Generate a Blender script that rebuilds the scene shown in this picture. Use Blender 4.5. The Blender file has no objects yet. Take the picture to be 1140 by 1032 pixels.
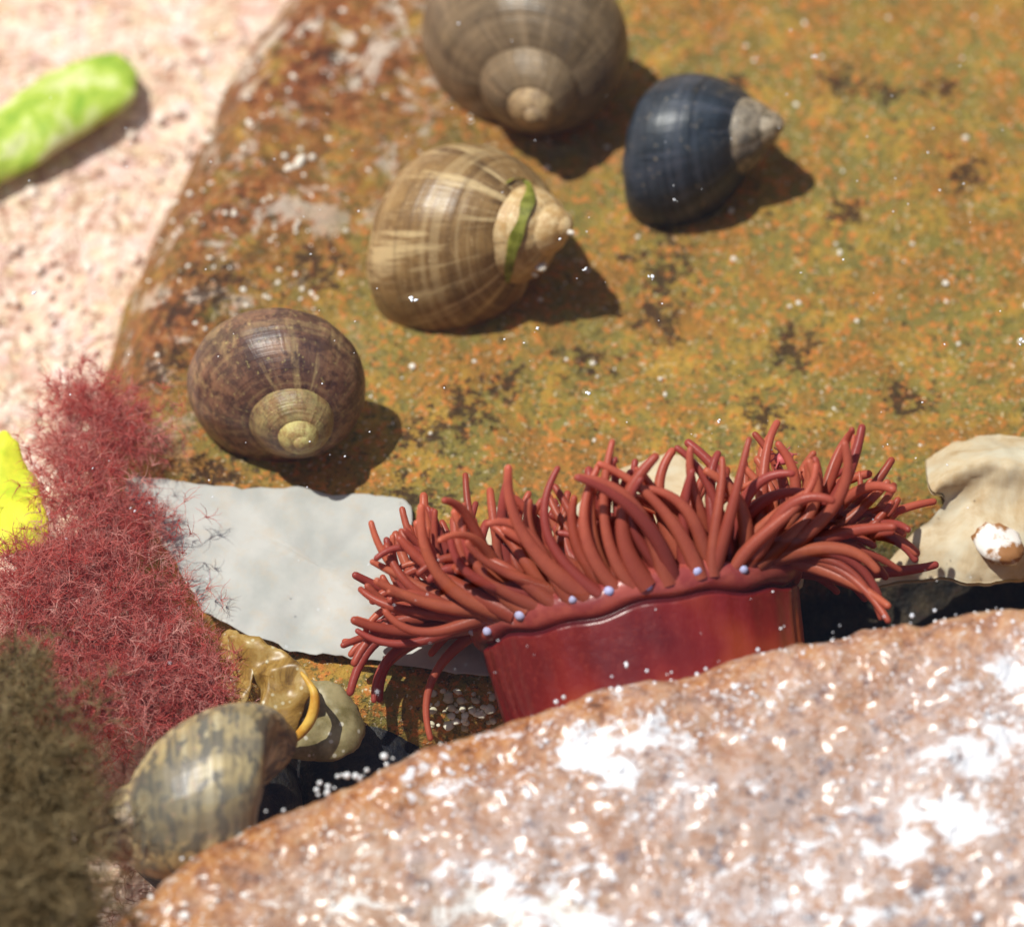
import bpy, math, random
import numpy as np
from mathutils import Vector, noise as mn
from mathutils.bvhtree import BVHTree
random.seed(7); rng=np.random.default_rng(7)
scene=bpy.context.scene
# ------------------------------------------------------------------ camera frame (units: 1 = 1 cm)
TILT=math.radians(35); ST,CT=math.sin(TILT),math.cos(TILT)
Rv=np.array([1,0,0.]); Uv=np.array([0,CT,ST]); Wv=np.array([0,-ST,CT])
DIST=60.; K=6000.; CAM=Wv*DIST
def at(u,v,z):
    d=-Wv+Rv*(u-570)/K+Uv*(516-v)/K
    t=(z-CAM[2])/d[2]
    return CAM+d*t
def atd(u,v,d0):
    d=-Wv+Rv*(u-570)/K+Uv*(516-v)/K
    return CAM+d*(DIST-d0)
# ------------------------------------------------------------------ node helpers
class M:
    def __init__(s,name):
        s.m=bpy.data.materials.new(name); s.m.use_nodes=True
        s.nt=s.m.node_tree; s.nt.nodes.clear()
        s.out=s.nt.nodes.new('ShaderNodeOutputMaterial')
        s.tc=s.nt.nodes.new('ShaderNodeTexCoord'); s.obj=s.tc.outputs['Object']; s.uv=s.tc.outputs['UV']
    def n(s,t,**k):
        x=s.nt.nodes.new(t)
        for a,b in k.items(): setattr(x,a,b)
        return x
    def put(s,sock,v):
        if isinstance(v,bpy.types.NodeSocket): s.nt.links.new(v,sock)
        else:
            if sock.type=='RGBA' and len(v)==3: v=(*v,1)
            sock.default_value=v
    def noise(s,scale,detail=4,rough=.55,dist=0,vec=None):
        x=s.n('ShaderNodeTexNoise'); s.put(x.inputs['Vector'],vec or s.obj)
        x.inputs['Scale'].default_value=scale; x.inputs['Detail'].default_value=detail
        x.inputs['Roughness'].default_value=rough; x.inputs['Distortion'].default_value=dist
        return x.outputs['Fac']
    def vor(s,scale,vec=None,feature='F1',out='Distance'):
        x=s.n('ShaderNodeTexVoronoi',feature=feature); s.put(x.inputs['Vector'],vec or s.obj)
        x.inputs['Scale'].default_value=scale
        return x.outputs[out]
    def ramp(s,f,stops):
        x=s.n('ShaderNodeValToRGB'); s.put(x.inputs[0],f); e=x.color_ramp.elements
        while len(e)<len(stops): e.new(.5)
        for el,(p,c) in zip(e,stops):
            el.position=p; el.color=(c,c,c,1) if not hasattr(c,'__len__') else (*c,1)
        return x.outputs[0]
    def mix(s,f,a,b,mode='MIX'):
        x=s.n('ShaderNodeMix',data_type='RGBA',blend_type=mode)
        s.put(x.inputs[0],f); s.put(x.inputs[6],a); s.put(x.inputs[7],b); return x.outputs[2]
    def math(s,op,a,b=0.,clamp=False):
        x=s.n('ShaderNodeMath',operation=op,use_clamp=clamp); s.put(x.inputs[0],a); s.put(x.inputs[1],b); return x.outputs[0]
    def attr(s,name,out='Fac'):
        x=s.n('ShaderNodeAttribute',attribute_name=name); return x.outputs[out]
    def mapv(s,vec,scale,loc=(0,0,0)):
        x=s.n('ShaderNodeMapping'); s.put(x.inputs[0],vec); x.inputs['Scale'].default_value=scale; x.inputs['Location'].default_value=loc; return x.outputs[0]
    def bump(s,h,strength=.5,dist=.1,normal=None):
        x=s.n('ShaderNodeBump'); s.put(x.inputs['Height'],h); x.inputs['Strength'].default_value=strength; x.inputs['Distance'].default_value=dist
        if normal: s.put(x.inputs['Normal'],normal)
        return x.outputs[0]
    def bsdf(s,col,rough=.5,normal=None,trans=0,spec=.2,**k):
        x=s.n('ShaderNodeBsdfPrincipled'); s.put(x.inputs['Base Color'],col); s.put(x.inputs['Roughness'],rough)
        x.inputs['Specular IOR Level'].default_value=spec
        if normal: s.put(x.inputs['Normal'],normal)
        for a,b in k.items(): s.put(x.inputs[a.replace('_',' ')],b)
        if trans:
            t=s.n('ShaderNodeBsdfTranslucent'); s.put(t.inputs[0],col); mx=s.n('ShaderNodeMixShader'); mx.inputs[0].default_value=trans
            s.nt.links.new(x.outputs[0],mx.inputs[1]); s.nt.links.new(t.outputs[0],mx.inputs[2]); s.nt.links.new(mx.outputs[0],s.out.inputs[0])
        else: s.nt.links.new(x.outputs[0],s.out.inputs[0])
        return x
# ------------------------------------------------------------------ mesh helpers
def mesh(name,V,F,mat=None,parent=None,attrs=None,uv=None,center=True,smooth=True,cols=None):
    V=np.asarray(V,float); o=V.mean(0) if center else np.zeros(3)
    me=bpy.data.meshes.new(name); me.from_pydata((V-o).tolist(),[],[list(map(int,f)) for f in F]); 
    if smooth: me.shade_smooth()
    if attrs:
        for a,val in attrs.items():
            at_=me.attributes.new(a,'FLOAT','POINT'); at_.data.foreach_set('value',np.asarray(val,np.float32))
    if cols is not None:
        ca=me.attributes.new('Col','FLOAT_COLOR','POINT'); ca.data.foreach_set('color',np.asarray(cols,np.float32).ravel())
    if uv is not None:
        ul=me.uv_layers.new(name='UVMap'); uv=np.asarray(uv)
        li=np.zeros(len(me.loops),int); me.loops.foreach_get('vertex_index',li)
        ul.data.foreach_set('uv',uv[li].astype(np.float32).ravel())
    me.update()
    ob=bpy.data.objects.new(name,me); scene.collection.objects.link(ob); ob.location=o
    if mat: me.materials.append(mat)
    if parent: 
        ob.parent=parent; ob.location=o-np.array(parent.location)
    return ob
def gridF(r,c,off=0,wrap=False):
    F=[]
    for i in range(r-1):
        for j in range(c if wrap else c-1):
            k=(j+1)%c
            F.append((off+i*c+j,off+i*c+k,off+(i+1)*c+k,off+(i+1)*c+j))
    return F
def empty(name,loc):
    e=bpy.data.objects.new(name,None); scene.collection.objects.link(e); e.location=loc; e.empty_display_size=.3; return e
def fr(p,H=.8,o=4): return mn.fractal(Vector(p),H,2.1,o)
def tubes(P,R,S):
    N,Kp,_=P.shape
    T=np.gradient(P,axis=1); T/=np.linalg.norm(T,axis=2,keepdims=True)+1e-9
    D=P[:,-1]-P[:,0]; rf=rng.normal(size=(N,3)); D/=np.linalg.norm(D,axis=1,keepdims=True)+1e-9
    rf-= (rf*D).sum(1,keepdims=True)*D; rf/=np.linalg.norm(rf,axis=1,keepdims=True)
    A=rf[:,None,:]-(rf[:,None,:]*T).sum(2,keepdims=True)*T; A/=np.linalg.norm(A,axis=2,keepdims=True)+1e-9
    for i in range(1,Kp):
        a=A[:,i-1]-(A[:,i-1]*T[:,i]).sum(1,keepdims=True)*T[:,i]; A[:,i]=a/(np.linalg.norm(a,axis=1,keepdims=True)+1e-9)
    B=np.cross(T,A)
    an=np.arange(S)*2*math.pi/S
    V=P[:,:,None,:]+R[:,:,None,None]*(np.cos(an)[None,None,:,None]*A[:,:,None,:]+np.sin(an)[None,None,:,None]*B[:,:,None,:])
    V=V.reshape(-1,3)
    b=np.arange(N)[:,None,None]*Kp*S; i=np.arange(Kp-1)[None,:,None]*S; j=np.arange(S)[None,None,:]; k=(j+1)%S
    F=np.stack([b+i+j,b+i+k,b+i+S+k,b+i+S+j],-1).reshape(-1,4)
    return V,F
def ico(sub=2):
    import bmesh
    bm=bmesh.new(); bmesh.ops.create_icosphere(bm,subdivisions=sub,radius=1)
    V=np.array([v.co[:] for v in bm.verts]); F=[[v.index for v in f.verts] for f in bm.faces]; bm.free(); return V,F
def blobs(name,pts,rad,mat,sub=1,jit=.2,flat=1.,parent=None,smooth=True):
    v0,f0=ico(sub); VV=[];FF=[];o=0
    for p,r in zip(pts,rad):
        sc=r*(1+rng.uniform(-jit,jit,3)); sc[2]*=flat
        a=rng.uniform(0,6.28); c,s=math.cos(a),math.sin(a)
        v=v0*(1+rng.normal(0,jit*.3,(len(v0),1)))*sc; v=np.stack([v[:,0]*c-v[:,1]*s,v[:,0]*s+v[:,1]*c,v[:,2]],1)
        VV.append(v+p); FF+=[[q+o for q in f] for f in f0]; o+=len(v0)
    return mesh(name,np.vstack(VV),FF,mat,parent,smooth=smooth)
def spline(pts,n,closed=True):
    P=np.array(pts,float); m=len(P); out=[]
    segs=m if closed else m-1
    for i in range(segs):
        if closed: a,b,c,d=P[(i-1)%m],P[i],P[(i+1)%m],P[(i+2)%m]
        else: a,b,c,d=P[max(i-1,0)],P[i],P[i+1],P[min(i+2,m-1)]
        for t in np.linspace(0,1,n,endpoint=False):
            out.append(.5*((2*b)+(-a+c)*t+(2*a-5*b+4*c-d)*t*t+(-a+3*b-3*c+d)*t**3))
    if not closed: out.append(P[-1])
    return np.array(out)
def blade(name,px,z0,mat,puff=.1,wav=.05,rings=16,parent=None,edge_jit=0.,n=8,wf=1.2,lump=0.):
    pts=[at(q[0],q[1],q[2] if len(q)>2 else z0) for q in px]
    B=spline(pts,n); c=B.mean(0); m=len(B)
    if edge_jit:
        for i in range(m): B[i]+= (B[i]-c)*edge_jit*fr(B[i]*2.5+7)
    V=[]
    S=[math.sin(math.pi/2*k/(rings-1)) for k in range(rings)]
    S[0]=1e-3
    for sgn in (1,-1):
        for s in S:
            for b in B:
                p=c+(b-c)*s
                z=sgn*puff*math.sqrt(max(0,1-s*s))+ wav*fr(np.array([p[0],p[1],z0])*wf,1,3)
                if lump: z+=sgn*lump*mn.noise(Vector((p[0]*5,p[1]*5,3.)))*math.sqrt(max(0,1-s*s))
                V.append(p+np.array([0,0,z+sgn*.004]))
    F=gridF(rings,m,0,True); F2=[f[::-1] for f in gridF(rings,m,rings*m,True)]
    o=(rings-1)*m; F3=[(o+j,o+(j+1)%m,rings*m+o+(j+1)%m,rings*m+o+j) for j in range(m)]
    return mesh(name,V,F+F2+F3,mat,parent)
# ------------------------------------------------------------------ yellow submerged rock
ep=[at(u,v,-.6) for u,v in [(420,-300),(345,-120),(292,-20),(235,60),(195,150),(148,240),(110,330),(86,420),(72,520),(100,620),(170,700),(240,800),(300,900)]]
ey=np.array([p[1] for p in ep])[::-1]; ex=np.array([p[0] for p in ep])[::-1]
ta,tb=at(900,690,-.4)[:2],at(1190,620,-.4)[:2]
def trench(x,y):
    p=np.array([x,y]); d=tb-ta; t=min(max(float((p-ta)@d)/float(d@d),0),1); q=ta+d*t
    return math.exp(-(float((p-q)@(p-q)))/.32)
def zr(x,y):
    xe=np.interp(y,ey,ex)+.12*mn.noise(Vector((0,y*1.1,3)))
    s=min(max((x-xe)/1.5,0),1)
    z=-1.7+1.7*(1-(1-s)**2.4)
    z+=.14*fr((x*.35,y*.35,1.),1,3)
    yf=-2.75+.2*math.sin(x*1.3)
    t=min(max((yf-y)/1.1,0),1); z-=1.5*t*t*(3-2*t)
    if x>2 and y<1: z-=.9*trench(x,y)
    return z
def axis(a,b,step,ext):
    core=list(np.arange(a,b,step)); g=step; lo=[];p=a
    while p>a-ext: g*=1.35; p-=g; lo.append(p)
    hi=[];p=b;g=step
    while p<b+ext: g*=1.35; p+=g; hi.append(p)
    return np.array(lo[::-1]+core+hi)
xs=axis(-6.6,6.6,.06,28); ys=axis(-5,7.6,.06,28)
xs=xs[xs>-9]; ys=ys[ys>-7]
V=[];zone=[];shade_paint=[];patch=[]
zc=[(at(340,60,0),2.3,1.),(at(250,220,0),1.6,.9),(at(420,200,0),1.0,.6),(at(190,340,0),1.2,.9),(at(800,60,0),.5,.15),(at(150,430,0),.8,.8)]
pc=[(740,300,.4),(733,350,.35),(745,262,.25),(350,300,.4),(240,320,.5),(205,340,.35),(520,460,.4),(940,95,.3),(985,108,.3),(1050,100,.25),(820,95,.2),(885,385,.3),(1010,445,.3),(700,285,.15),(940,240,.25),(240,530,.4),(460,560,.4),(180,400,.4),(850,465,.3),(470,490,.3),(1080,200,.3),(650,400,.3),(560,430,.3)]
pcw=[(at(u,v,0),r) for u,v,r in pc]
for y in ys:
    for x in xs:
        z=zr(x,y); 
        if -7<x<7 and -5<y<8: z+=.045*fr((x*2.2,y*2.2,9.),.9,4)
        V.append((x,y,z))
        k=0
        for c,r,w in zc: k=max(k,w*math.exp(-((x-c[0])**2+(y-c[1])**2)/r**2))
        q=0
        for c,r in pcw:
            dd=(x-c[0])**2+(y-c[1])**2
            if dd<1: q=max(q,math.exp(-dd/(r*r)))
        patch.append(q)
        zone.append(k); dk_=min(1,max(0,(-.55-z)/.5)) if y<-1.5 else 0  # crevice shade painted onto the low front flank
        if x>2 and y<1: dk_=max(dk_,min(1,1.4*trench(x,y)))  # shade of the gap beside the anemone, painted along the trench
        shade_paint.append(dk_)
m=M('yellow_rock_surface')
big=m.noise(.55,5,.6); mid=m.noise(3.2,6,.65); fine=m.noise(8.5,5,.7)
c=m.ramp(big,[(.3,(.33,.23,.045)),(.5,(.46,.275,.05)),(.7,(.54,.32,.06))])
c=m.mix(m.ramp(m.noise(1.6,6,.7,.3,m.mapv(m.obj,(1,1,1),(7,7,1))),[(.47,.7),(.56,0)]),c,(.20,.19,.05))
c=m.mix(m.ramp(mid,[(.42,.8),(.52,0)]),c,(.22,.18,.05))
c=m.mix(m.ramp(m.noise(1.2,6,.7,.4,m.mapv(m.obj,(1,1,1),(2,9,4))),[(.48,0),(.6,.7)]),c,(.36,.15,.035))
c=m.mix(m.ramp(fine,[(.53,0),(.59,.85)]),c,(.64,.22,.05))
c=m.mix(m.ramp(m.noise(14,4,.65),[(.37,.88),(.46,0)]),c,(.12,.11,.035))
c=m.mix(m.ramp(m.noise(18,3,.6,0,m.mapv(m.obj,(1,1,1),(3,3,3))),[(.62,0),(.67,.85)]),c,(.7,.58,.38))
z_=m.attr('zone')
redn=m.math('MULTIPLY',z_,m.ramp(m.noise(2.3,7,.7,.3),[(.34,0),(.5,1.)]))
redc=m.ramp(m.noise(6,6,.78),[(.38,(.03,.018,.012)),(.47,(.13,.045,.02)),(.53,(.3,.08,.03)),(.6,(.34,.17,.06)),(.68,(.6,.42,.3))])
c=m.mix(redn,c,redc)
whm=m.math('MULTIPLY',z_,m.ramp(m.noise(1.7,8,.75,.5,m.mapv(m.obj,(1,1,1),(7,1,2))),[(.54,0),(.58,1.)]))
c=m.mix(m.math('MULTIPLY',whm,.85),c,(.7,.6,.5))
pn=m.noise(7.5,5,.75,.2,m.mapv(m.obj,(1,1,1),(5,8,2)))
pm_=m.ramp(m.math('ADD',m.math('MULTIPLY',m.attr('patch'),.17),pn),[(.60,0),(.66,.88)])
c=m.mix(pm_,c,(.045,.022,.014))
c=m.mix(m.math('MULTIPLY',m.attr('shade_paint'),.96),c,m.ramp(m.noise(4,5,.7),[(.4,(.012,.012,.015)),(.65,(.06,.045,.03))]))  # painted shade: near-black colour in the crevice and the gap
h=m.math('ADD',mid,m.math('MULTIPLY',fine,.6))
m.bsdf(c,.6,m.bump(h,.9,.14))
yrock=mesh('submerged_rock',V,gridF(len(ys),len(xs)),m.m,center=False,attrs={'zone':zone,'shade_paint':shade_paint,'patch':patch})
# ------------------------------------------------------------------ seabed
xs2=axis(-9,8,.25,260); ys2=axis(-9,10,.25,260)
V=[(x,y,-1.3+(.1*fr((x*.6,y*.6,4.),1,3) if abs(x)<12 and abs(y)<13 else 0)) for y in ys2 for x in xs2]
m=M('shell_sand')
g=m.vor(9); g2=m.vor(6,out='Color')
c=m.ramp(m.noise(1.6,7,.7),[(.35,(.62,.43,.31)),(.5,(.80,.63,.50)),(.62,(.88,.76,.65))])
c=m.mix(.18,c,g2,'SOFT_LIGHT')
c=m.mix(m.ramp(m.noise(7,5,.75),[(.48,0),(.6,.6)]),c,(.6,.33,.24))
for sc,lo in ((.9,(0,0,0)),(1.3,(5,2,1)),(.7,(2,7,3))):
    lines=m.noise(sc,3,.5,1.5,m.mapv(m.obj,(1,1,1),lo)); c=m.mix(m.ramp(lines,[(.488,0),(.498,.8),(.503,.8),(.513,0)]),c,(.33,.15,.09))
m.bsdf(c,.75,m.bump(m.math('SUBTRACT',m.noise(6,5,.7),g),.4,.1))
mesh('seabed_sand',V,gridF(len(ys2),len(xs2)),m.m,center=False)
pm=M('pale_gravel'); pm.bsdf(pm.mix(pm.ramp(pm.noise(4,3),[(.4,0),(.6,1)]),(.9,.8,.7),(.7,.48,.38)),.6)
pts=[];rad=[]
for _ in range(420):
    u,v=rng.uniform(-60,300),rng.uniform(-40,520); p=at(u,v,-1.27)
    if zr(p[0],p[1])>-1.35: continue
    pts.append(p); rad.append(rng.uniform(.02,.06) if rng.uniform()<.9 else .1)
blobs('seabed_gravel',pts,rad,pm.m,1,.3,.5)
# ------------------------------------------------------------------ foreground granite rock
sil=[(-260,1300),(-60,1160),(100,1048),(145,1000),(195,952),(300,903),(400,857),(500,812),(620,770),(760,738),(880,704),(1000,684),(1140,662),(1300,640)]
def ztop(x): return 2.3+.09*x
fp=[at(u,v,ztop((u-570)/100)-.12) for u,v in sil]
fx=np.array([p[0] for p in fp]); fy=np.array([p[1] for p in fp])+.03
fxs=np.concatenate([np.arange(-14,-6,.3),np.arange(-6,6.6,.045),np.arange(6.6,22,.4)])
fys=np.interp(fxs,fx,fy); 
kern=np.ones(15)/15; fys=np.convolve(np.pad(fys,7,mode='edge'),kern,'valid')
fys[fxs>7.3]=fy[-1]+(fxs[fxs>7.3]-7.3)*.1
prof=[(0.15,-4.5),(.1,-3),(.04,-2),(0,-1.2),(0,-.8)]
r0=.55
for a in np.linspace(0,math.pi/2,12): prof.append((r0-r0*math.cos(a),-r0+r0*math.sin(a)))
d=r0; st=.045
while d<30:
    st=st if d<6 else st*1.3
    d+=st; prof.append((d,0.))
V=[];edge=[];glare_paint=[]
sc_=[(690,840,.8,1.),(575,1000,.8,1.),(1110,850,.6,1),(1060,930,.7,1.),(930,1000,.6,.9),(1120,780,.4,.8),(480,870,.3,.7),(880,790,.3,.5),(1000,960,.5,1),(400,990,.3,.5),(640,1020,.5,1.)]  # centres of the white patches painted for sun glare
scw=[(at(u,v,2.3),r,w) for u,v,r,w in sc_]
for d,dz in prof:
    for x,ye in zip(fxs,fys):
        y=ye-d; z=ztop(max(-7,min(x,8)))+dz-.10*max(0,min(d,8)-r0)
        if abs(x)<7 and d<7:
            n=.16*fr((x*.7,y*.7,2.),1,3)*min(1,.25+d)+.06*fr((x*3,y*3,5.),.8,4)
            z+=n
            if dz<0: y+=.09*fr((x*1.5,z*1.5,8.),1,3)
        V.append((x,y,z)); e=math.exp(-max(0,d-.35)/.7)*(1 if x<1 else .8); 
        e=max(e,1/(1+math.exp((x+2.5)*2.0)))
        edge.append(e)
        q=0
        for c,r,w in scw:
            dd=((x-c[0])**2+((y-c[1])*1.6)**2)/r**2
            if dd<6: q=max(q,w*math.exp(-dd))
        glare_paint.append(q)
m=M('granite')
c=m.ramp(m.noise(1.0,6,.65),[(.34,(.45,.25,.16)),(.45,(.58,.41,.31)),(.55,(.60,.47,.40)),(.66,(.67,.56,.50))])
c=m.mix(m.ramp(m.noise(6,6,.75),[(.48,0),(.58,.65)]),c,(.44,.2,.09))
c=m.mix(m.ramp(m.noise(4.5,4,.65,0,m.mapv(m.obj,(1,1,1),(4,7,1))),[(.57,0),(.63,.7)]),c,(.17,.17,.20))
c=m.mix(m.ramp(m.noise(11,4,.65,0,m.mapv(m.obj,(1,1,1),(1,3,1))),[(.6,0),(.65,.8)]),c,(.1,.08,.09))
en=m.math('MULTIPLY',m.attr('edge'),m.ramp(m.noise(2.2,5,.6),[(.34,.5),(.52,1.)]))
ec=m.ramp(m.noise(5,6,.75),[(.36,(.13,.04,.012)),(.46,(.42,.14,.03)),(.55,(.60,.26,.07)),(.66,(.64,.42,.26))])
c=m.mix(en,c,ec)
wn=m.noise(1.9,9,.74,.4,m.mapv(m.obj,(1,1.5,1),(2.2,.6,3)))
c=m.mix(m.ramp(m.math('ADD',wn,m.math('MULTIPLY',m.attr('glare_paint'),.17)),[(.60,0),(.64,1.)]),c,(.92,.9,.87))  # sun glare on the wet rock, painted into the colour as white
c=m.mix(m.ramp(m.noise(20,3,.7),[(.6,0),(.65,.9)]),c,(.85,.8,.77))  # fine white specks painted in for wet glints
h=m.math('ADD',m.noise(5,6,.7),m.math('MULTIPLY',m.noise(22,3,.7),.5))
m.bsdf(c,.5,m.bump(h,.75,.14),spec=.4,Coat_Weight=.45,Coat_Roughness=.22)
fg=mesh('granite_boulder',V,gridF(len(prof),len(fxs)),m.m,center=False,attrs={'edge':edge,'glare_paint':glare_paint})
FV=np.array(V); SA=np.array(glare_paint)
qm=M('glint_white'); qm.bsdf((.9,.88,.85),.12,spec=.5,Coat_Weight=1.)  # glossy white for grains that stand in for sun glints
sel=np.where((np.abs(FV[:,0])<6.3)&(FV[:,1]>-9.5)&(FV[:,2]>1.4))[0]
W=np.array([max(0.04,mn.noise(Vector(FV[i]*.8))+.2+1.2*SA[i]+.1*max(0,FV[i][0]-1)*.6) for i in sel]); W/=W.sum()
pk=rng.choice(sel,2800,p=W,replace=False)
blobs('glint_grains',FV[pk],rng.uniform(.006,.026,len(pk))*(1+.9*(rng.uniform(size=len(pk))<.1)),qm.m,1,.35,.8)  # grains added to imitate out-of-focus glints on wet granite
dm=M('added_dark_cobble'); dm.bsdf(dm.ramp(dm.noise(3,6,.7),[(.4,(.012,.013,.02)),(.6,(.05,.045,.035)),(.7,(.2,.15,.08))]),.4,dm.bump(dm.noise(5,5,.7),.6,.1))  # near-black colour stands in for the crevice shade
blobs('added_dark_cobble',[at(235,905,-.35)],[1.0],dm.m,4,.06,.75)  # added stone: props the striped shell and darkens the crevice
blobs('added_dark_cobble',[at(400,850,-.9)],[.8],dm.m,4,.06,.7)  # added stone filling the crevice, dark in place of its shade
# ------------------------------------------------------------------ shells
shells={}
def shell(name,key,bbox,ax,spin,cols,Wh=2.1,T=2.2,A=1.3,B=.92,st=1.,turns=3,sink=.34,gl=.5,sp=.3,seed=0,zfix=None,rough=.36,mott=0.,bands=0.,slope=48):
    nt=turns*80; nph=48; th=np.linspace(0,turns*2*math.pi,nt)
    b=math.log(Wh)/(2*math.pi); r=np.exp(b*(th-th[-1]))
    sa=math.radians(slope); sd_=(math.cos(sa),-math.sin(sa)); nd_=(math.sin(sa),math.cos(sa))
    V=[];uv=[]
    uo=(5-turns)*2*math.pi
    for i in range(nt):
        tapr=min(1,th[i]/1.6); tapr=math.sqrt(1-(1-tapr)**2) if tapr<1 else 1
        for j in range(nph+1):
            ph=-math.pi+2*math.pi*j/nph
            wob=1+.008*math.sin(th[i]*11+1.3*math.sin(th[i]*2))+.02*mn.noise(Vector((th[i]*2,ph*1.5,seed)))+.008*mn.noise(Vector((th[i]*9,ph*3,seed)))
            wob*=.05+.95*tapr
            o_r=-A*math.sin(ph)*sd_[0]+B*math.cos(ph)*nd_[0]; o_z=-A*math.sin(ph)*sd_[1]+B*math.cos(ph)*nd_[1]
            rr=r[i]*(1.0+o_r*wob); 
            if rr<0: rr*=.3
            z=st*r[i]*(-T+o_z*wob)
            V.append((rr*math.cos(th[i]),rr*math.sin(th[i]),z)); uv.append(((th[i]+uo)/(10*math.pi),j/nph))
    F=gridF(nt,nph+1); V.append((r[-1]*math.cos(th[-1]),r[-1]*math.sin(th[-1]),-T*r[-1]*st)); uv.append((1,.5))
    o=(nt-1)*(nph+1); F=[tuple(f) for f in F]+[(o+j,o+j+1,len(V)-1) for j in range(nph)]
    r1=r[0]; cz0=-T*st*r1; base=len(V)
    for i in range(9):
        t=math.pi*i/8
        for j in range(24):
            a_=2*math.pi*j/24; V.append((1.55*r1*math.sin(t)*math.cos(a_),1.55*r1*math.sin(t)*math.sin(a_),cz0+st*1.25*r1*math.cos(t))); uv.append((.42,j/24))
    F+=gridF(9,24,base,True)
    V=np.array(V); a=ax[0]*Rv+ax[1]*Uv+ax[2]*Wv; a/=np.linalg.norm(a)
    e1=np.cross(a,[0.3,.2,1]); e1/=np.linalg.norm(e1); e2=np.cross(a,e1)
    s=math.radians(spin); f1=math.cos(s)*e1+math.sin(s)*e2; f2=np.cross(a,f1)
    V=V[:,:1]*f1+V[:,1:2]*f2+V[:,2:]*a
    x0,y0,x1,y1=bbox; iw=V@Rv; ih=V@Uv
    sc=math.sqrt((x1-x0)*(y1-y0)/1e4/((iw.max()-iw.min())*(ih.max()-ih.min()))); V*=sc
    u,v=(x0+x1)/2,(y0+y1)/2
    iw=(V@Rv); ih=(V@Uv); V-=Rv*(iw.max()+iw.min())/2; V-=Uv*(ih.max()+ih.min())/2
    bz=V[:,2].min(); hz=V[:,2].max()-bz; cz=0.3
    for _ in range(12):
        p=at(u,v,cz); base=zr(p[0],p[1]-.2) if zfix is None else zfix; cz=base-bz-sink*hz
    V+=at(u,v,cz)
    m=M(key); U=m.n('ShaderNodeSeparateXYZ'); m.put(U.inputs[0],m.uv); uu=U.outputs[0]
    gl1=m.noise(1,5,.65,0,m.mapv(m.uv,(110,2.0,1),(seed,0,0))); gl2=m.noise(1,3,.6,.5,m.mapv(m.uv,(34,1.4,1),(seed*2,0,0)))
    spn=m.noise(1,4,.6,0,m.mapv(m.uv,(3,40,1),(0,seed,0)))
    pat=m.noise(2.6,7,.72,.3)
    c=m.ramp(pat,[(.36,cols[1]),(.62,cols[2])])
    c=m.mix(m.ramp(gl2,[(.42,gl),(.5,0)]),c,cols[3])
    c=m.mix(m.ramp(gl1,[(.52,0),(.6,gl)]),c,cols[4])
    c=m.mix(m.ramp(spn,[(.52,0),(.6,sp)]),c,cols[4])
    c=m.mix(m.ramp(spn,[(.36,sp),(.44,0)]),c,cols[3])
    if bands:
        n1=m.noise(1,2,.5,.6,m.mapv(m.uv,(110,30,1),(seed,2,0))); n2=m.noise(1,2,.6,.3,m.mapv(m.uv,(12,60,1),(4,seed,0)))
        c=m.mix(m.ramp(n1,[(.49,0),(.55,bands)]),c,cols[3]); c=m.mix(m.ramp(n2,[(.52,0),(.6,bands*.7)]),c,cols[1])
        gg=m.noise(1,2,.5,.2,m.mapv(m.uv,(22,1,1),(9,0,0))); c=m.mix(m.ramp(gg,[(.4,.6),(.45,0)]),c,(.12,.11,.09))
    if mott: c=m.mix(m.ramp(m.noise(5,7,.78,.3),[(.46,0),(.56,mott)]),c,cols[3])
    am=m.math('ADD',uu,m.math('MULTIPLY',m.math('SUBTRACT',pat,.5),.5))
    c=m.mix(m.ramp(am,[(cols[5]-.12,1.),(cols[5]-.03,.6),(cols[5]+.10,0)]),c,m.mix(m.ramp(m.noise(8,5,.75),[(.42,0),(.58,.9)]),cols[0],cols[6]))
    c=m.mix(m.ramp(m.noise(16,4,.7),[(.62,0),(.68,.6)]),c,cols[0])
    h=m.math('ADD',gl1,m.math('MULTIPLY',spn,.7))
    m.bsdf(c,rough,m.bump(h,.7,.05*sc),spec=.42)
    ob=mesh(name,V,F,m.m,uv=uv); shells[key]=BVHTree.FromPolygons(V.tolist(),[list(f) for f in F]); return ob
def hit(key,u,v,off=.01):
    d=-Wv+Rv*(u-570)/K+Uv*(516-v)/K; d/=np.linalg.norm(d)
    h=shells[key].ray_cast(Vector(CAM),Vector(d))
    return None if h[0] is None else np.array(h[0])+off*np.array(h[1])*(1 if np.dot(h[1],d)<0 else -1)
shell('periwinkle_shell','shell_a',(462,-70,706,147),(-.08,-.66,.74),80,[(.46,.32,.17),(.12,.085,.05),(.22,.155,.09),(.07,.05,.035),(.32,.23,.14),.64,(.26,.17,.09)],seed=1,sp=.2,st=1.05)
shell('periwinkle_shell','shell_b',(392,166,652,368),(.80,-.02,.6),95,[(.70,.52,.28),(.15,.08,.03),(.3,.18,.07),(.07,.035,.015),(.62,.46,.24),.80,(.48,.28,.10)],seed=2,gl=.85,st=1.3,A=1.35,Wh=1.95,sink=.4)
shell('periwinkle_shell','shell_c',(675,90,892,246),(.9,.12,.42),110,[(.45,.37,.27),(.012,.018,.026),(.035,.045,.06),(.005,.007,.011),(.08,.09,.12),.76,(.11,.085,.05)],seed=3,gl=.5,sp=.35,st=1.3,A=1.45,Wh=1.95,sink=.38)
shell('periwinkle_shell','shell_d',(208,338,398,524),(.14,-.62,.76),115,[(.55,.48,.18),(.13,.06,.04),(.3,.16,.09),(.04,.02,.022),(.42,.3,.14),.68,(.33,.19,.07)],seed=4,gl=.5,mott=.75,T=2.25,A=1.3)
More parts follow.
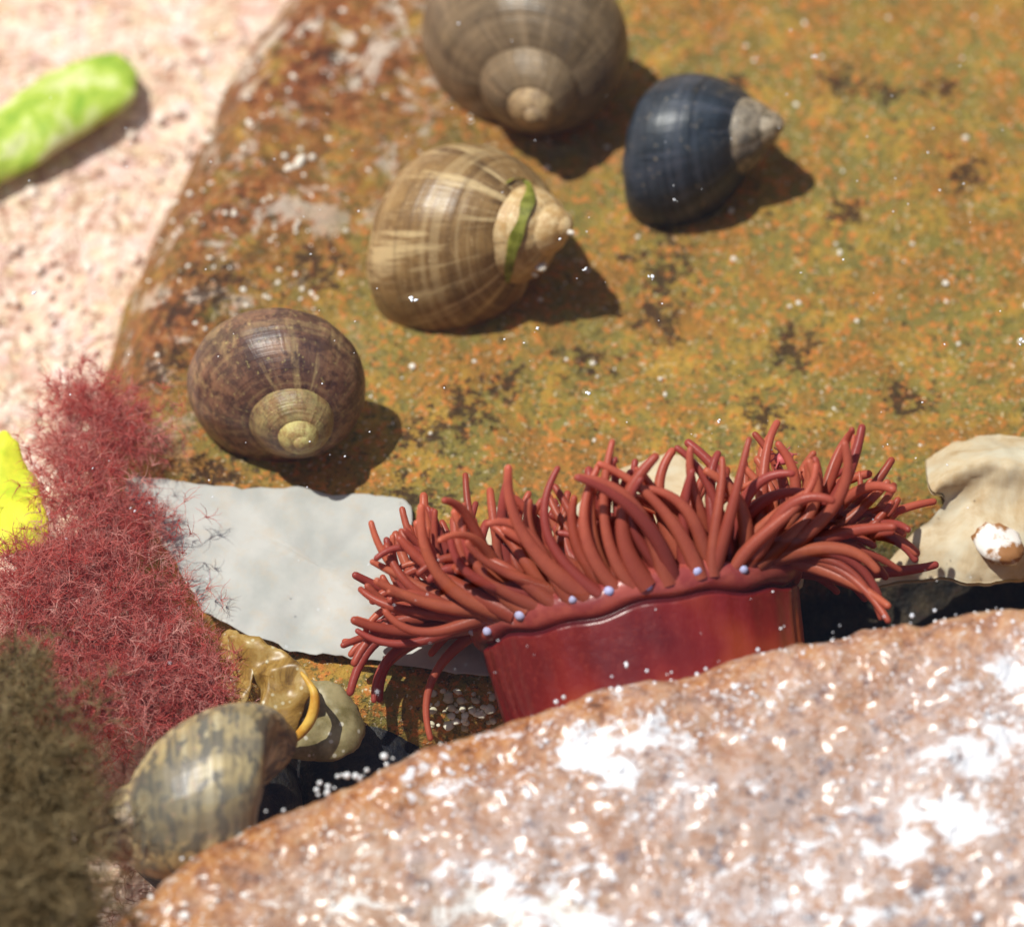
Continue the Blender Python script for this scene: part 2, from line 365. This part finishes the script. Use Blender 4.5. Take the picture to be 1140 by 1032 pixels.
shell('dog_whelk_shell','shell_e',(78,802,334,965),(-.9,-.22,.15),5,[(.42,.24,.17),(.33,.25,.12),(.52,.40,.19),(.09,.085,.07),(.6,.52,.33),.70,(.3,.15,.1)],seed=5,gl=.3,sp=.4,zfix=1.05,sink=.2,bands=.85,st=1.5,A=1.35)
# ------------------------------------------------------------------ beadlet anemone
root=empty('beadlet_anemone',atd(713,690,2.5))
O=np.array(root.location); al=math.radians(11.3); ti=math.radians(9)
eu=math.cos(al)*Rv+math.sin(al)*Uv; ea0=-math.sin(al)*Rv+math.cos(al)*Uv
ea=math.cos(ti)*ea0-math.sin(ti)*Wv; ew=math.cos(ti)*Wv+math.sin(ti)*ea0
pf=[(-3.2,1.5),(-2.4,1.52),(-1.6,1.56),(-1.1,1.6),(-.8,1.635),(-.5,1.665),(-.25,1.69),(-.1,1.71),(-.03,1.715),(0,1.68),(.02,1.66),(.04,1.70),(.08,1.76),(.16,1.80),(.25,1.80),(.33,1.74),(.38,1.6),(.4,1.3),(.38,.9),(.32,.4),(.3,.01)]
pf=spline(pf,3,False); ns=160; V=[];ca=[]
for a,r in pf:
    for j in range(ns):
        t=2*math.pi*j/ns
        rr=r*(1+.018*mn.noise(Vector((math.cos(t)*2,math.sin(t)*2,a*1.2)))+.005*math.sin(t*34+2*math.sin(t*5))*(1 if a<0 else .3))
        a2=a+(.03*math.sin(t*5+1)+.02*math.sin(t*13))*(1 if a>-.3 else 0)
        V.append(O+eu*rr*math.cos(t)+ew*rr*.62*math.sin(t)+ea*a2); ca.append(a)
m=M('anemone_column')
va=m.noise(.9,2,.45,.1)
c=m.ramp(va,[(.36,(.12,.008,.008)),(.53,(.20,.014,.011)),(.70,(.36,.06,.018))])
c=m.mix(m.ramp(m.noise(18,4,.6),[(.5,0),(.75,.35)]),c,(.30,.045,.03))
c=m.mix(m.ramp(m.math('ADD',m.attr('ax'),.5),[(.47,0),(.485,.85),(.515,.85),(.54,.0)]),c,(.06,.006,.01))
c=m.mix(m.ramp(m.attr('ax'),[(.04,0),(.12,.85)]),c,m.ramp(m.noise(5,4),[(.4,(.26,.045,.04)),(.6,(.38,.085,.06))]))
m.bsdf(c,.3,m.bump(m.noise(7,4,.5),.2,.05),spec=.45)
mesh('column',V,gridF(len(pf),ns,0,True),m.m,root,attrs={'ax':ca})
m=M('acrorhagi'); m.bsdf((.42,.42,.62),.4)
bp=[]
for t,da in [(155,-.06),(134,0),(112,.02),(99,.03),(86,0),(68,.06),(50,.0),(171,.02)]:
    t_=math.radians(t); bp.append(O+eu*1.79*math.cos(t_)+ew*1.79*.62*math.sin(t_)+ea*(.2+da))
blobs('acrorhagi_beads',bp,rng.uniform(.045,.065,len(bp)),m.m,2,.12,1,root)
Pp=[];Rr=[];Cc=[]
Kp=28
def nz(a,b,c=0.): return mn.noise(Vector((a,b,c)))
def tent(th,row,L,r0):
    ct,s_=math.cos(th),math.sin(th)
    rad=1.78-.17*row
    p=O+eu*rad*ct+ew*rad*.6*s_+ea*(.3+.03*row)
    side=abs(ct)**1.6
    g1,g2,g3=nz(ct*3.2,s_*3.2,row*.6+1),nz(ct*3.2,s_*3.2,row*.6+7),nz(ct*2.6,s_*2.6,row*.5+13)
    out=(1.25,1.0,.75,.5)[row]*rng.uniform(.8,1.2)
    dirn=eu*(ct*out*1.25 -.5*(1-side)+.5*g1+rng.normal(0,.12))+ew*(s_*(.35 if s_>0 else .7)*out*.8+rng.normal(0,.16))
    b=.95+rng.normal(0,.14)
    if side>.3: b=b*(1-side)+side*rng.uniform(-.42 if row<2 else .05,.95)
    if ct<0 and side>.4: b+=.04
    dirn=dirn+ea*b; dirn/=np.linalg.norm(dirn)
    perp=np.cross(dirn,ew); perp/=np.linalg.norm(perp)
    k1=1.5*g2+rng.normal(0,.45)+(.55 if ct<.2 else -.35); k2=2.4*g3+rng.normal(0,1.2)
    if rng.uniform()<.4: k2=rng.choice([-1,1])*rng.uniform(2.0,3.8)
    k3=rng.normal(0,.6)
    pts=[p-dirn*.12]; dd=dirn.copy(); ds=L/(Kp-1)
    for i in range(Kp-1):
        t=i/(Kp-1)
        dd=dd+(perp*(k1*(1-t)+k2*(t**1.8)*1.7)+ew*k3*t)*ds; dd/=np.linalg.norm(dd)
        pts.append(pts[-1]+dd*ds)
    tt=np.linspace(0,1,Kp)
    rr=r0*(1-.68*tt**.85)*(1+.04*np.sin(tt*9+rng.uniform(0,6)))
    pts=np.array(pts); e=pts[-1]-pts[-4]; r_=rr[-4]; en_=e/np.linalg.norm(e)
    pts[-3]=pts[-4]+en_*r_*.55; pts[-2]=pts[-4]+en_*r_*.88; pts[-1]=pts[-4]+en_*r_*1.0
    rr[-3]=r_*.83; rr[-2]=r_*.47; rr[-1]=.003
    Pp.append(pts); Rr.append(rr)
    base=np.array([(.52,.125,.07),(.45,.095,.055),(.58,.155,.08),(.40,.075,.055)][rng.integers(4)])*rng.uniform(.9,1.12)
    for t in tt:
        cc=base*(.82+.42*t)
        for _ in range(10): Cc.append((*cc,1))
cnt=[62,60,52,40]
for row,n in enumerate(cnt):
    for i in range(n):
        th=2*math.pi*(i+rng.uniform(-.4,.4))/n
        L=rng.uniform(1.4,2.1)*(1-.05*row)
        if math.sin(th)>0.2 and abs(math.cos(th))<.8: L*=.92
        tent(th,row,L,rng.uniform(.084,.122))
for i in range(54):
    th=math.radians(rng.uniform(140,225)); tent(th,rng.integers(0,3),rng.uniform(1.3,1.95),rng.uniform(.075,.11))
for i in range(42):
    th=math.radians(rng.uniform(-40,35)); tent(th,rng.integers(0,3),rng.uniform(1.2,1.95),rng.uniform(.075,.11))
TV,TF=tubes(np.array(Pp),np.array(Rr),10)
m=M('anemone_tentacles'); cA=m.attr('Col','Color')
c=m.mix(m.ramp(m.noise(5,4,.6),[(.4,0),(.65,.3)]),cA,(.32,.05,.045))
m.bsdf(c,.36,m.bump(m.noise(22,3,.6),.15,.02),trans=.42,spec=.35)
mesh('tentacles',TV,TF,m.m,root,cols=Cc)
# ------------------------------------------------------------------ pale blades behind the anemone
m=M('bleached_blade')
c=m.ramp(m.noise(1.2,5,.6),[(.35,(.45,.46,.43)),(.6,(.58,.57,.53))]); c=m.mix(m.ramp(m.noise(4,6,.75),[(.5,0),(.66,.45)]),c,(.58,.48,.36))
m.bsdf(c,.45,m.bump(m.noise(2.5,3,.5),.15,.06),spec=.2,trans=.15)
blade('bleached_kelp_blade',[(140,533),(200,538),(260,543),(310,543),(370,548),(430,554),(457,565),(470,600),(540,640),(560,700),(545,752),(480,744),(405,732),(345,728),(288,715),(246,693),(206,652),(180,600)],.12,m.m,.03,.08,edge_jit=.06)
m2=M('cream_blade')
c=m2.ramp(m2.noise(1.4,5,.65,.5),[(.36,(.45,.31,.16)),(.5,(.58,.47,.31)),(.64,(.6,.55,.42))])
m2.bsdf(c,.5,m2.bump(m2.noise(2,3,.5),.3,.1),spec=.15)
blade('bleached_kelp_blade',[(560,560),(620,570),(672,535),(700,516),(740,508),(775,515),(820,540),(880,600),(890,660),(760,680),(600,680),(520,640)],.15,m2.m,.03,.1,edge_jit=.05)
rows=[[(1030,512),(1062,494),(1095,486),(1140,486),(1200,492)],
      [(1035,540),(1065,522),(1100,510),(1145,510),(1205,515)],
      [(1052,556),(1080,546),(1110,548),(1150,556),(1210,560)],
      [(1022,590),(1060,588),(1100,600),(1150,605),(1210,608)],
      [(992,622),(1040,622),(1090,628),(1150,628),(1210,628)],
      [(965,655),(1020,643),(1090,648),(1150,640),(1210,640)]]
zz=[.25,.75,.5,.35,.2,.05]
G=[]
for rw,z in zip(rows,zz): G.append(spline([at(u,v,z+.06*math.sin(u*.03)) for u,v in rw],10,False))
G=np.array(G); G2=np.array([spline(G[:,j],10,False) for j in range(G.shape[1])])
c_=G2.shape; Vt=G2.reshape(-1,3); Vt=Vt+np.array([[0,.05*fr(q*3,1,3),.07*fr(q*2,1,3)] for q in Vt]); Vb=Vt-np.array([0,0,.06])
Fa=gridF(c_[0],c_[1]); nV=len(Vt)
idx=[j for j in range(c_[1])]+[ (i+1)*c_[1]-1 for i in range(1,c_[0])]+[(c_[0]-1)*c_[1]+j for j in range(c_[1]-2,-1,-1)]+[i*c_[1] for i in range(c_[0]-2,0,-1)]
Fs=[(idx[i],idx[(i+1)%len(idx)],idx[(i+1)%len(idx)]+nV,idx[i]+nV) for i in range(len(idx))]
mesh('folded_oyster_shell',np.vstack([Vt,Vb]),Fa+[tuple(q+nV for q in f[::-1]) for f in Fa]+Fs,m2.m)
wp=M('white_stone'); wp.bsdf(wp.mix(wp.ramp(wp.noise(3,4),[(.48,0),(.56,1)]),(.85,.8,.75),(.35,.16,.06)),.5)
blobs('white_pebble',[at(1112,606,.4)],[.27],wp.m,3,.2,.6)
# ------------------------------------------------------------------ seaweeds
gm=M('green_weed')
c=gm.ramp(gm.noise(1.6,5,.65,.4),[(.35,(.2,.36,.03)),(.48,(.42,.55,.08)),(.62,(.66,.7,.36))])
gm.bsdf(c,.5,gm.bump(gm.noise(4,3,.6),.3,.06))
blade('gutweed_frond',[(-60,165),(0,122),(50,85),(95,68),(135,66),(152,88),(142,118),(95,150),(45,180),(0,203),(-60,232)],-1.0,gm.m,.2,.08,edge_jit=.06)
ym=M('yellow_green_weed'); ym.bsdf(ym.ramp(ym.noise(1.8,5,.7),[(.35,(.42,.55,.03)),(.6,(.72,.74,.05))]),.5)
blade('sea_lettuce_frond',[(-60,480),(-10,482),(20,498),(45,540),(52,590),(25,620),(-20,622),(-60,610)],.5,ym.m,.12,.15,edge_jit=.15)
def fluff(name,clumps,nst,L,rad,c0,c1,sub=4,sp=.45,tr_=.5):
    P=[];C=[];Kq=7
    wts=np.array([q[3]**2 for q in clumps],float); wts/=wts.sum()
    for _ in range(nst):
        u,v,z,r=clumps[rng.choice(len(clumps),p=wts)]
        c=at(u,v,z); off=rng.normal(size=3)*np.array([1,1,.6])*r/100*sp
        cl=c+off; d=off/(np.linalg.norm(off)+1e-6)
        g=rng.normal(size=3)*.5+d+np.array([0,0,.3]); g/=np.linalg.norm(g)
        shade=rng.uniform(0,1)**1.6; ll=L*rng.uniform(.5,1.25)
        for s in range(sub*2):
            dd=g+rng.normal(size=3)*.6; dd/=np.linalg.norm(dd); l=ll*rng.uniform(.6,1.2)
            p=cl.copy(); pts=[p]
            kx=rng.normal(size=3)*.22
            for i in range(Kq-1):
                dd=dd+kx+rng.normal(size=3)*.25; dd/=np.linalg.norm(dd); p=p+dd*l/(Kq-1); pts.append(p)
            P.append(pts); C.append((np.array(c0)*(1-shade)+np.array(c1)*shade)*rng.uniform(.85,1.15))
    P=np.array(P); R=np.full(P.shape[:2],rad)*np.linspace(1,.3,Kq)[None,:]*rng.uniform(.6,1.4,(len(P),1))
    Vf,Ff=tubes(P,R,3); cols=np.ones((len(Vf),4)); cols[:,:3]=np.clip(np.repeat(np.array(C),Kq*3,axis=0),0,.95)
    m=M(name+'_mat'); m.bsdf(m.attr('Col','Color'),.6,trans=tr_,spec=.1)
    return mesh(name,Vf,Ff,m.m,cols=cols)
fluff('red_feathery_seaweed',[(95,450,.5,45),(130,480,.5,52),(75,500,.5,38),(95,545,.6,55),(135,590,.5,55),(105,620,.6,55),(60,640,.6,55),(20,670,.7,70),(95,700,.6,75),(160,680,.4,55),(185,740,.5,60),(225,775,.5,50),(150,770,.5,60),(80,780,.5,70),(20,760,.6,70),(240,750,.4,35)],6000,.25,.0042,(.74,.17,.15),(.94,.58,.52),tr_=.55)
fluff('brown_filamentous_seaweed',[(15,820,2.0,75),(40,900,2.0,70),(0,900,2.1,90),(40,980,2.1,70),(0,1000,2.2,90),(15,760,1.8,40),(75,1015,2.0,40)],2600,.33,.007,(.32,.22,.1),(.52,.41,.22))
# bladder wrack piece
wm=M('bladder_wrack')
c=wm.ramp(wm.noise(2.5,6,.7,.6),[(.36,(.14,.07,.015)),(.5,(.38,.22,.05)),(.64,(.56,.4,.15))])
c=wm.mix(wm.ramp(wm.vor(8),[(.1,.9),(.2,0)]),c,(.7,.62,.4))
wm.bsdf(c,.35,wm.bump(wm.vor(8),-.6,.08),spec=.4,trans=.2)
wr=empty('bladder_wrack_tip',at(320,770,.2))
blade('receptacle_lobe',[(255,712,.7),(280,706,.8),(303,714,.8),(328,735,.8),(345,765,.7),(338,800,.5),(305,832,.4),(283,815,.4),(290,770,.5),(270,745,.6)],.6,wm.m,.09,.12,parent=wr,edge_jit=.12,lump=.06,wf=1.6)
blade('folded_lobe',[(250,705,.5),(275,718,.6),(280,760,.6),(262,800,.5),(240,790,.4),(235,740,.4)],.5,wm.m,.07,.12,parent=wr,edge_jit=.15,lump=.06,wf=1.8)
wm2=M('wrack_pale'); c=wm2.ramp(wm2.noise(3,6,.7),[(.38,(.2,.16,.06)),(.62,(.42,.35,.18))]); c=wm2.mix(wm2.ramp(wm2.vor(6.5),[(.12,.9),(.2,0)]),c,(.75,.7,.55))
wm2.bsdf(c,.4,wm2.bump(wm2.vor(6.5),-.6,.08),spec=.3,trans=.25)
blade('swollen_lobe',[(340,762,.3),(375,765,.3),(400,788,.2),(407,815,.1),(390,840,.1),(350,845,.2),(318,840,.3),(330,800,.3)],.3,wm2.m,.14,.08,parent=wr,edge_jit=.1,lump=.08,wf=2)
ye=M('wrack_rim'); ye.bsdf(ye.ramp(ye.noise(6,4),[(.4,(.5,.24,.03)),(.6,(.66,.42,.08))]),.4)
rp=spline([at(u,v,z) for u,v,z in [(335,748,.9),(350,772,.85),(346,800,.7),(328,822,.55),(303,834,.45)]],8,False)
Vr,Fr=tubes(rp[None],(.06*np.sin(np.linspace(.25,2.9,len(rp))))[None],10); mesh('midrib',Vr,Fr,ye.m,wr)
sm=M('strand_green'); sm.bsdf(sm.ramp(sm.noise(8,4),[(.4,(.16,.17,.02)),(.6,(.32,.33,.06))]),.45,trans=.3)
raw=[(562,206),(572,200),(584,204),(589,216),(584,238),(575,262),(568,288),(563,314)]
hp=[hit('shell_b',u,v,.03) for u,v in raw]; hp=[p for p in hp if p is not None]
if len(hp)>3:
    cp=spline(hp,8,False); V=[];n=len(cp)
    for i,p in enumerate(cp):
        w=(.018+.05*min(1,max(0,i-14)/14))*(1+.2*math.sin(i*.5))*(1 if i<n-10 else (n-i)/10+.1); V+= [p-np.array([w,.0,0]),p+np.array([w,.0,.01])]
    mesh('green_seaweed_strand',V,[(2*i,2*i+1,2*i+3,2*i+2) for i in range(n-1)],sm.m)
# ------------------------------------------------------------------ small things
wsm=M('tube_worm_white'); wsm.bsdf((.8,.74,.64),.5)
pts=[];rad=[]
for _ in range(300):
    if rng.uniform()<.6: u,v=rng.normal(280,90),rng.normal(210,110)
    else: u,v=rng.uniform(200,1150),rng.uniform(0,520)
    p=at(u,v,0); z=zr(p[0],p[1]); p=at(u,v,z)
    if z<-.9: continue
    pts.append(p+np.array([0,0,.0])); rad.append(rng.uniform(.008,.036))
for u,v,r in [(334,181,.1),(322,188,.06),(348,176,.06)]:
    pts.append(at(u,v,zr(*at(u,v,0)[:2]))); rad.append(r)
for u,v,r in [(601,296,.085),(606,310,.07),(634,258,.05),(594,304,.04)]:
    p=hit('shell_b',u,v,.02)
    if p is not None: pts.append(p); rad.append(r)
blobs('spiral_tube_worms',pts,rad,wsm.m,2,.35,.6)
pts=[];rad=[]
for _ in range(45):
    u,v=rng.uniform(475,550),rng.uniform(768,812); p=at(u,v,-.4)
    for _k in range(5): p=at(u,v,zr(p[0],p[1])+.01)
    pts.append(p); rad.append(rng.uniform(.02,.055))
cm=M('crevice_pebble'); cm.bsdf(cm.ramp(cm.noise(3,3),[(.4,(.5,.45,.3)),(.6,(.75,.72,.6))]),.5)
blobs('crevice_pebbles',pts,rad,cm.m,2,.3,.5)
ZW=2.12
fm=M('foam_speck'); fm.bsdf((.85,.85,.83),.3)
pts=[];rad=[]
for u,v,r in [(597,368,.03),(654,438,.04),(459,333,.03),(653,300,.02),(232,640,.02),(908,63,.03),(725,310,.02),(800,470,.02),(420,770,.018),(1136,379,.03),(38,328,.03),(740,560,.02),(700,740,.03),(870,700,.03),(752,222,.02)]:
    for _k in range(3): pts.append(at(u+rng.normal(0,1.6),v+rng.normal(0,1.6),ZW)); rad.append(r*rng.uniform(.4,.9))
for _ in range(170):
    u,v=rng.uniform(0,1140),rng.uniform(0,760); pts.append(at(u,v,ZW+.005)); rad.append(rng.uniform(.005,.012))
blobs('floating_specks',pts,rad,fm.m,1,.6,.5)
bm_=M('bubble_white'); bm_.bsdf((.8,.82,.84),.08,spec=.5,Coat_Weight=1.)
pts=[];rad=[]
for _ in range(46):
    x=rng.uniform(-2.4,-1.1) if rng.uniform()<.5 else rng.uniform(-3.6,5.5); ye_=np.interp(x,fxs,fys)
    zc_=ztop(x)-.2; pts.append((x,ye_+rng.uniform(-.1,.10),zc_+rng.uniform(-.14,.0))); rad.append(rng.uniform(.008,.032)*(1.3 if -2.4<x<-1.2 else .8))
blobs('air_bubbles',pts,rad,bm_.m,2,.08,.9)
mt=empty('sea_mite',at(871,510,ZW)); mm=M('mite'); mm.bsdf((.5,.1,.1),.4)
c=np.array(mt.location); blobs('body',[c,c+np.array([.07,.02,.01])],[.085,.05],mm.m,2,.1,.6,mt)
LP=[]
for k in range(8):
    a=math.radians(-60+40*(k%4)+(0 if k<4 else 180)); d_=np.array([math.cos(a),math.sin(a),0])
    LP.append([c+d_*s+np.array([0,0,h]) for s,h in [(.04,0),(.09,.04),(.14,.0),(.17,-.01)]])
Vl,Fl=tubes(np.array(LP),np.full((8,4),.008),5); mesh('legs',Vl,Fl,mm.m,mt)
# ------------------------------------------------------------------ water surface
m=M('clear_water')
tr=m.n('ShaderNodeBsdfTransparent'); tr.inputs[0].default_value=(.97,.985,.975,1)
gl=m.n('ShaderNodeBsdfGlossy'); gl.inputs['Roughness'].default_value=.03
b=m.bump(m.noise(.9,2,.4),.15,.2); m.put(gl.inputs['Normal'],b)
f=m.n('ShaderNodeFresnel'); f.inputs['IOR'].default_value=1.33; m.put(f.inputs['Normal'],b)
mx=m.n('ShaderNodeMixShader'); m.put(mx.inputs[0],f.outputs[0]); m.nt.links.new(tr.outputs[0],mx.inputs[1]); m.nt.links.new(gl.outputs[0],mx.inputs[2]); m.nt.links.new(mx.outputs[0],m.out.inputs[0])
wx=axis(-8,8,.5,120); mesh('pool_water',[(x,y,ZW) for y in wx for x in wx],gridF(len(wx),len(wx)),m.m,center=False)
# ------------------------------------------------------------------ light
L=np.array([-.38,.10,.92]); L/=np.linalg.norm(L)
sd=bpy.data.lights.new('sun','SUN'); sd.energy=4.7; sd.angle=math.radians(.6); sd.color=(1,.96,.9)
so=bpy.data.objects.new('sun',sd); scene.collection.objects.link(so); so.rotation_euler=Vector(L).to_track_quat('Z','Y').to_euler(); so.location=L*40
w=bpy.data.worlds.new('World'); scene.world=w; w.use_nodes=True; nt=w.node_tree
sk=nt.nodes.new('ShaderNodeTexSky'); sk.sky_type='NISHITA'; sk.sun_disc=False
sk.sun_elevation=math.asin(L[2]); sk.sun_rotation=math.atan2(L[0],L[1])
bg=nt.nodes['Background']; bg.inputs[1].default_value=.12; nt.links.new(sk.outputs[0],bg.inputs[0])
# ------------------------------------------------------------------ camera
cd=bpy.data.cameras.new('camera'); co=bpy.data.objects.new('camera',cd); scene.collection.objects.link(co)
co.location=CAM; co.rotation_euler=(TILT,0,0); cd.lens=K*36/1140; cd.sensor_width=36; cd.clip_end=2000; cd.clip_start=.5
cd.dof.use_dof=True; cd.dof.focus_distance=DIST-2.0; cd.dof.aperture_fstop=.165
scene.camera=co
scene.view_settings.view_transform='Standard'; scene.view_settings.look='None'; scene.view_settings.exposure=0
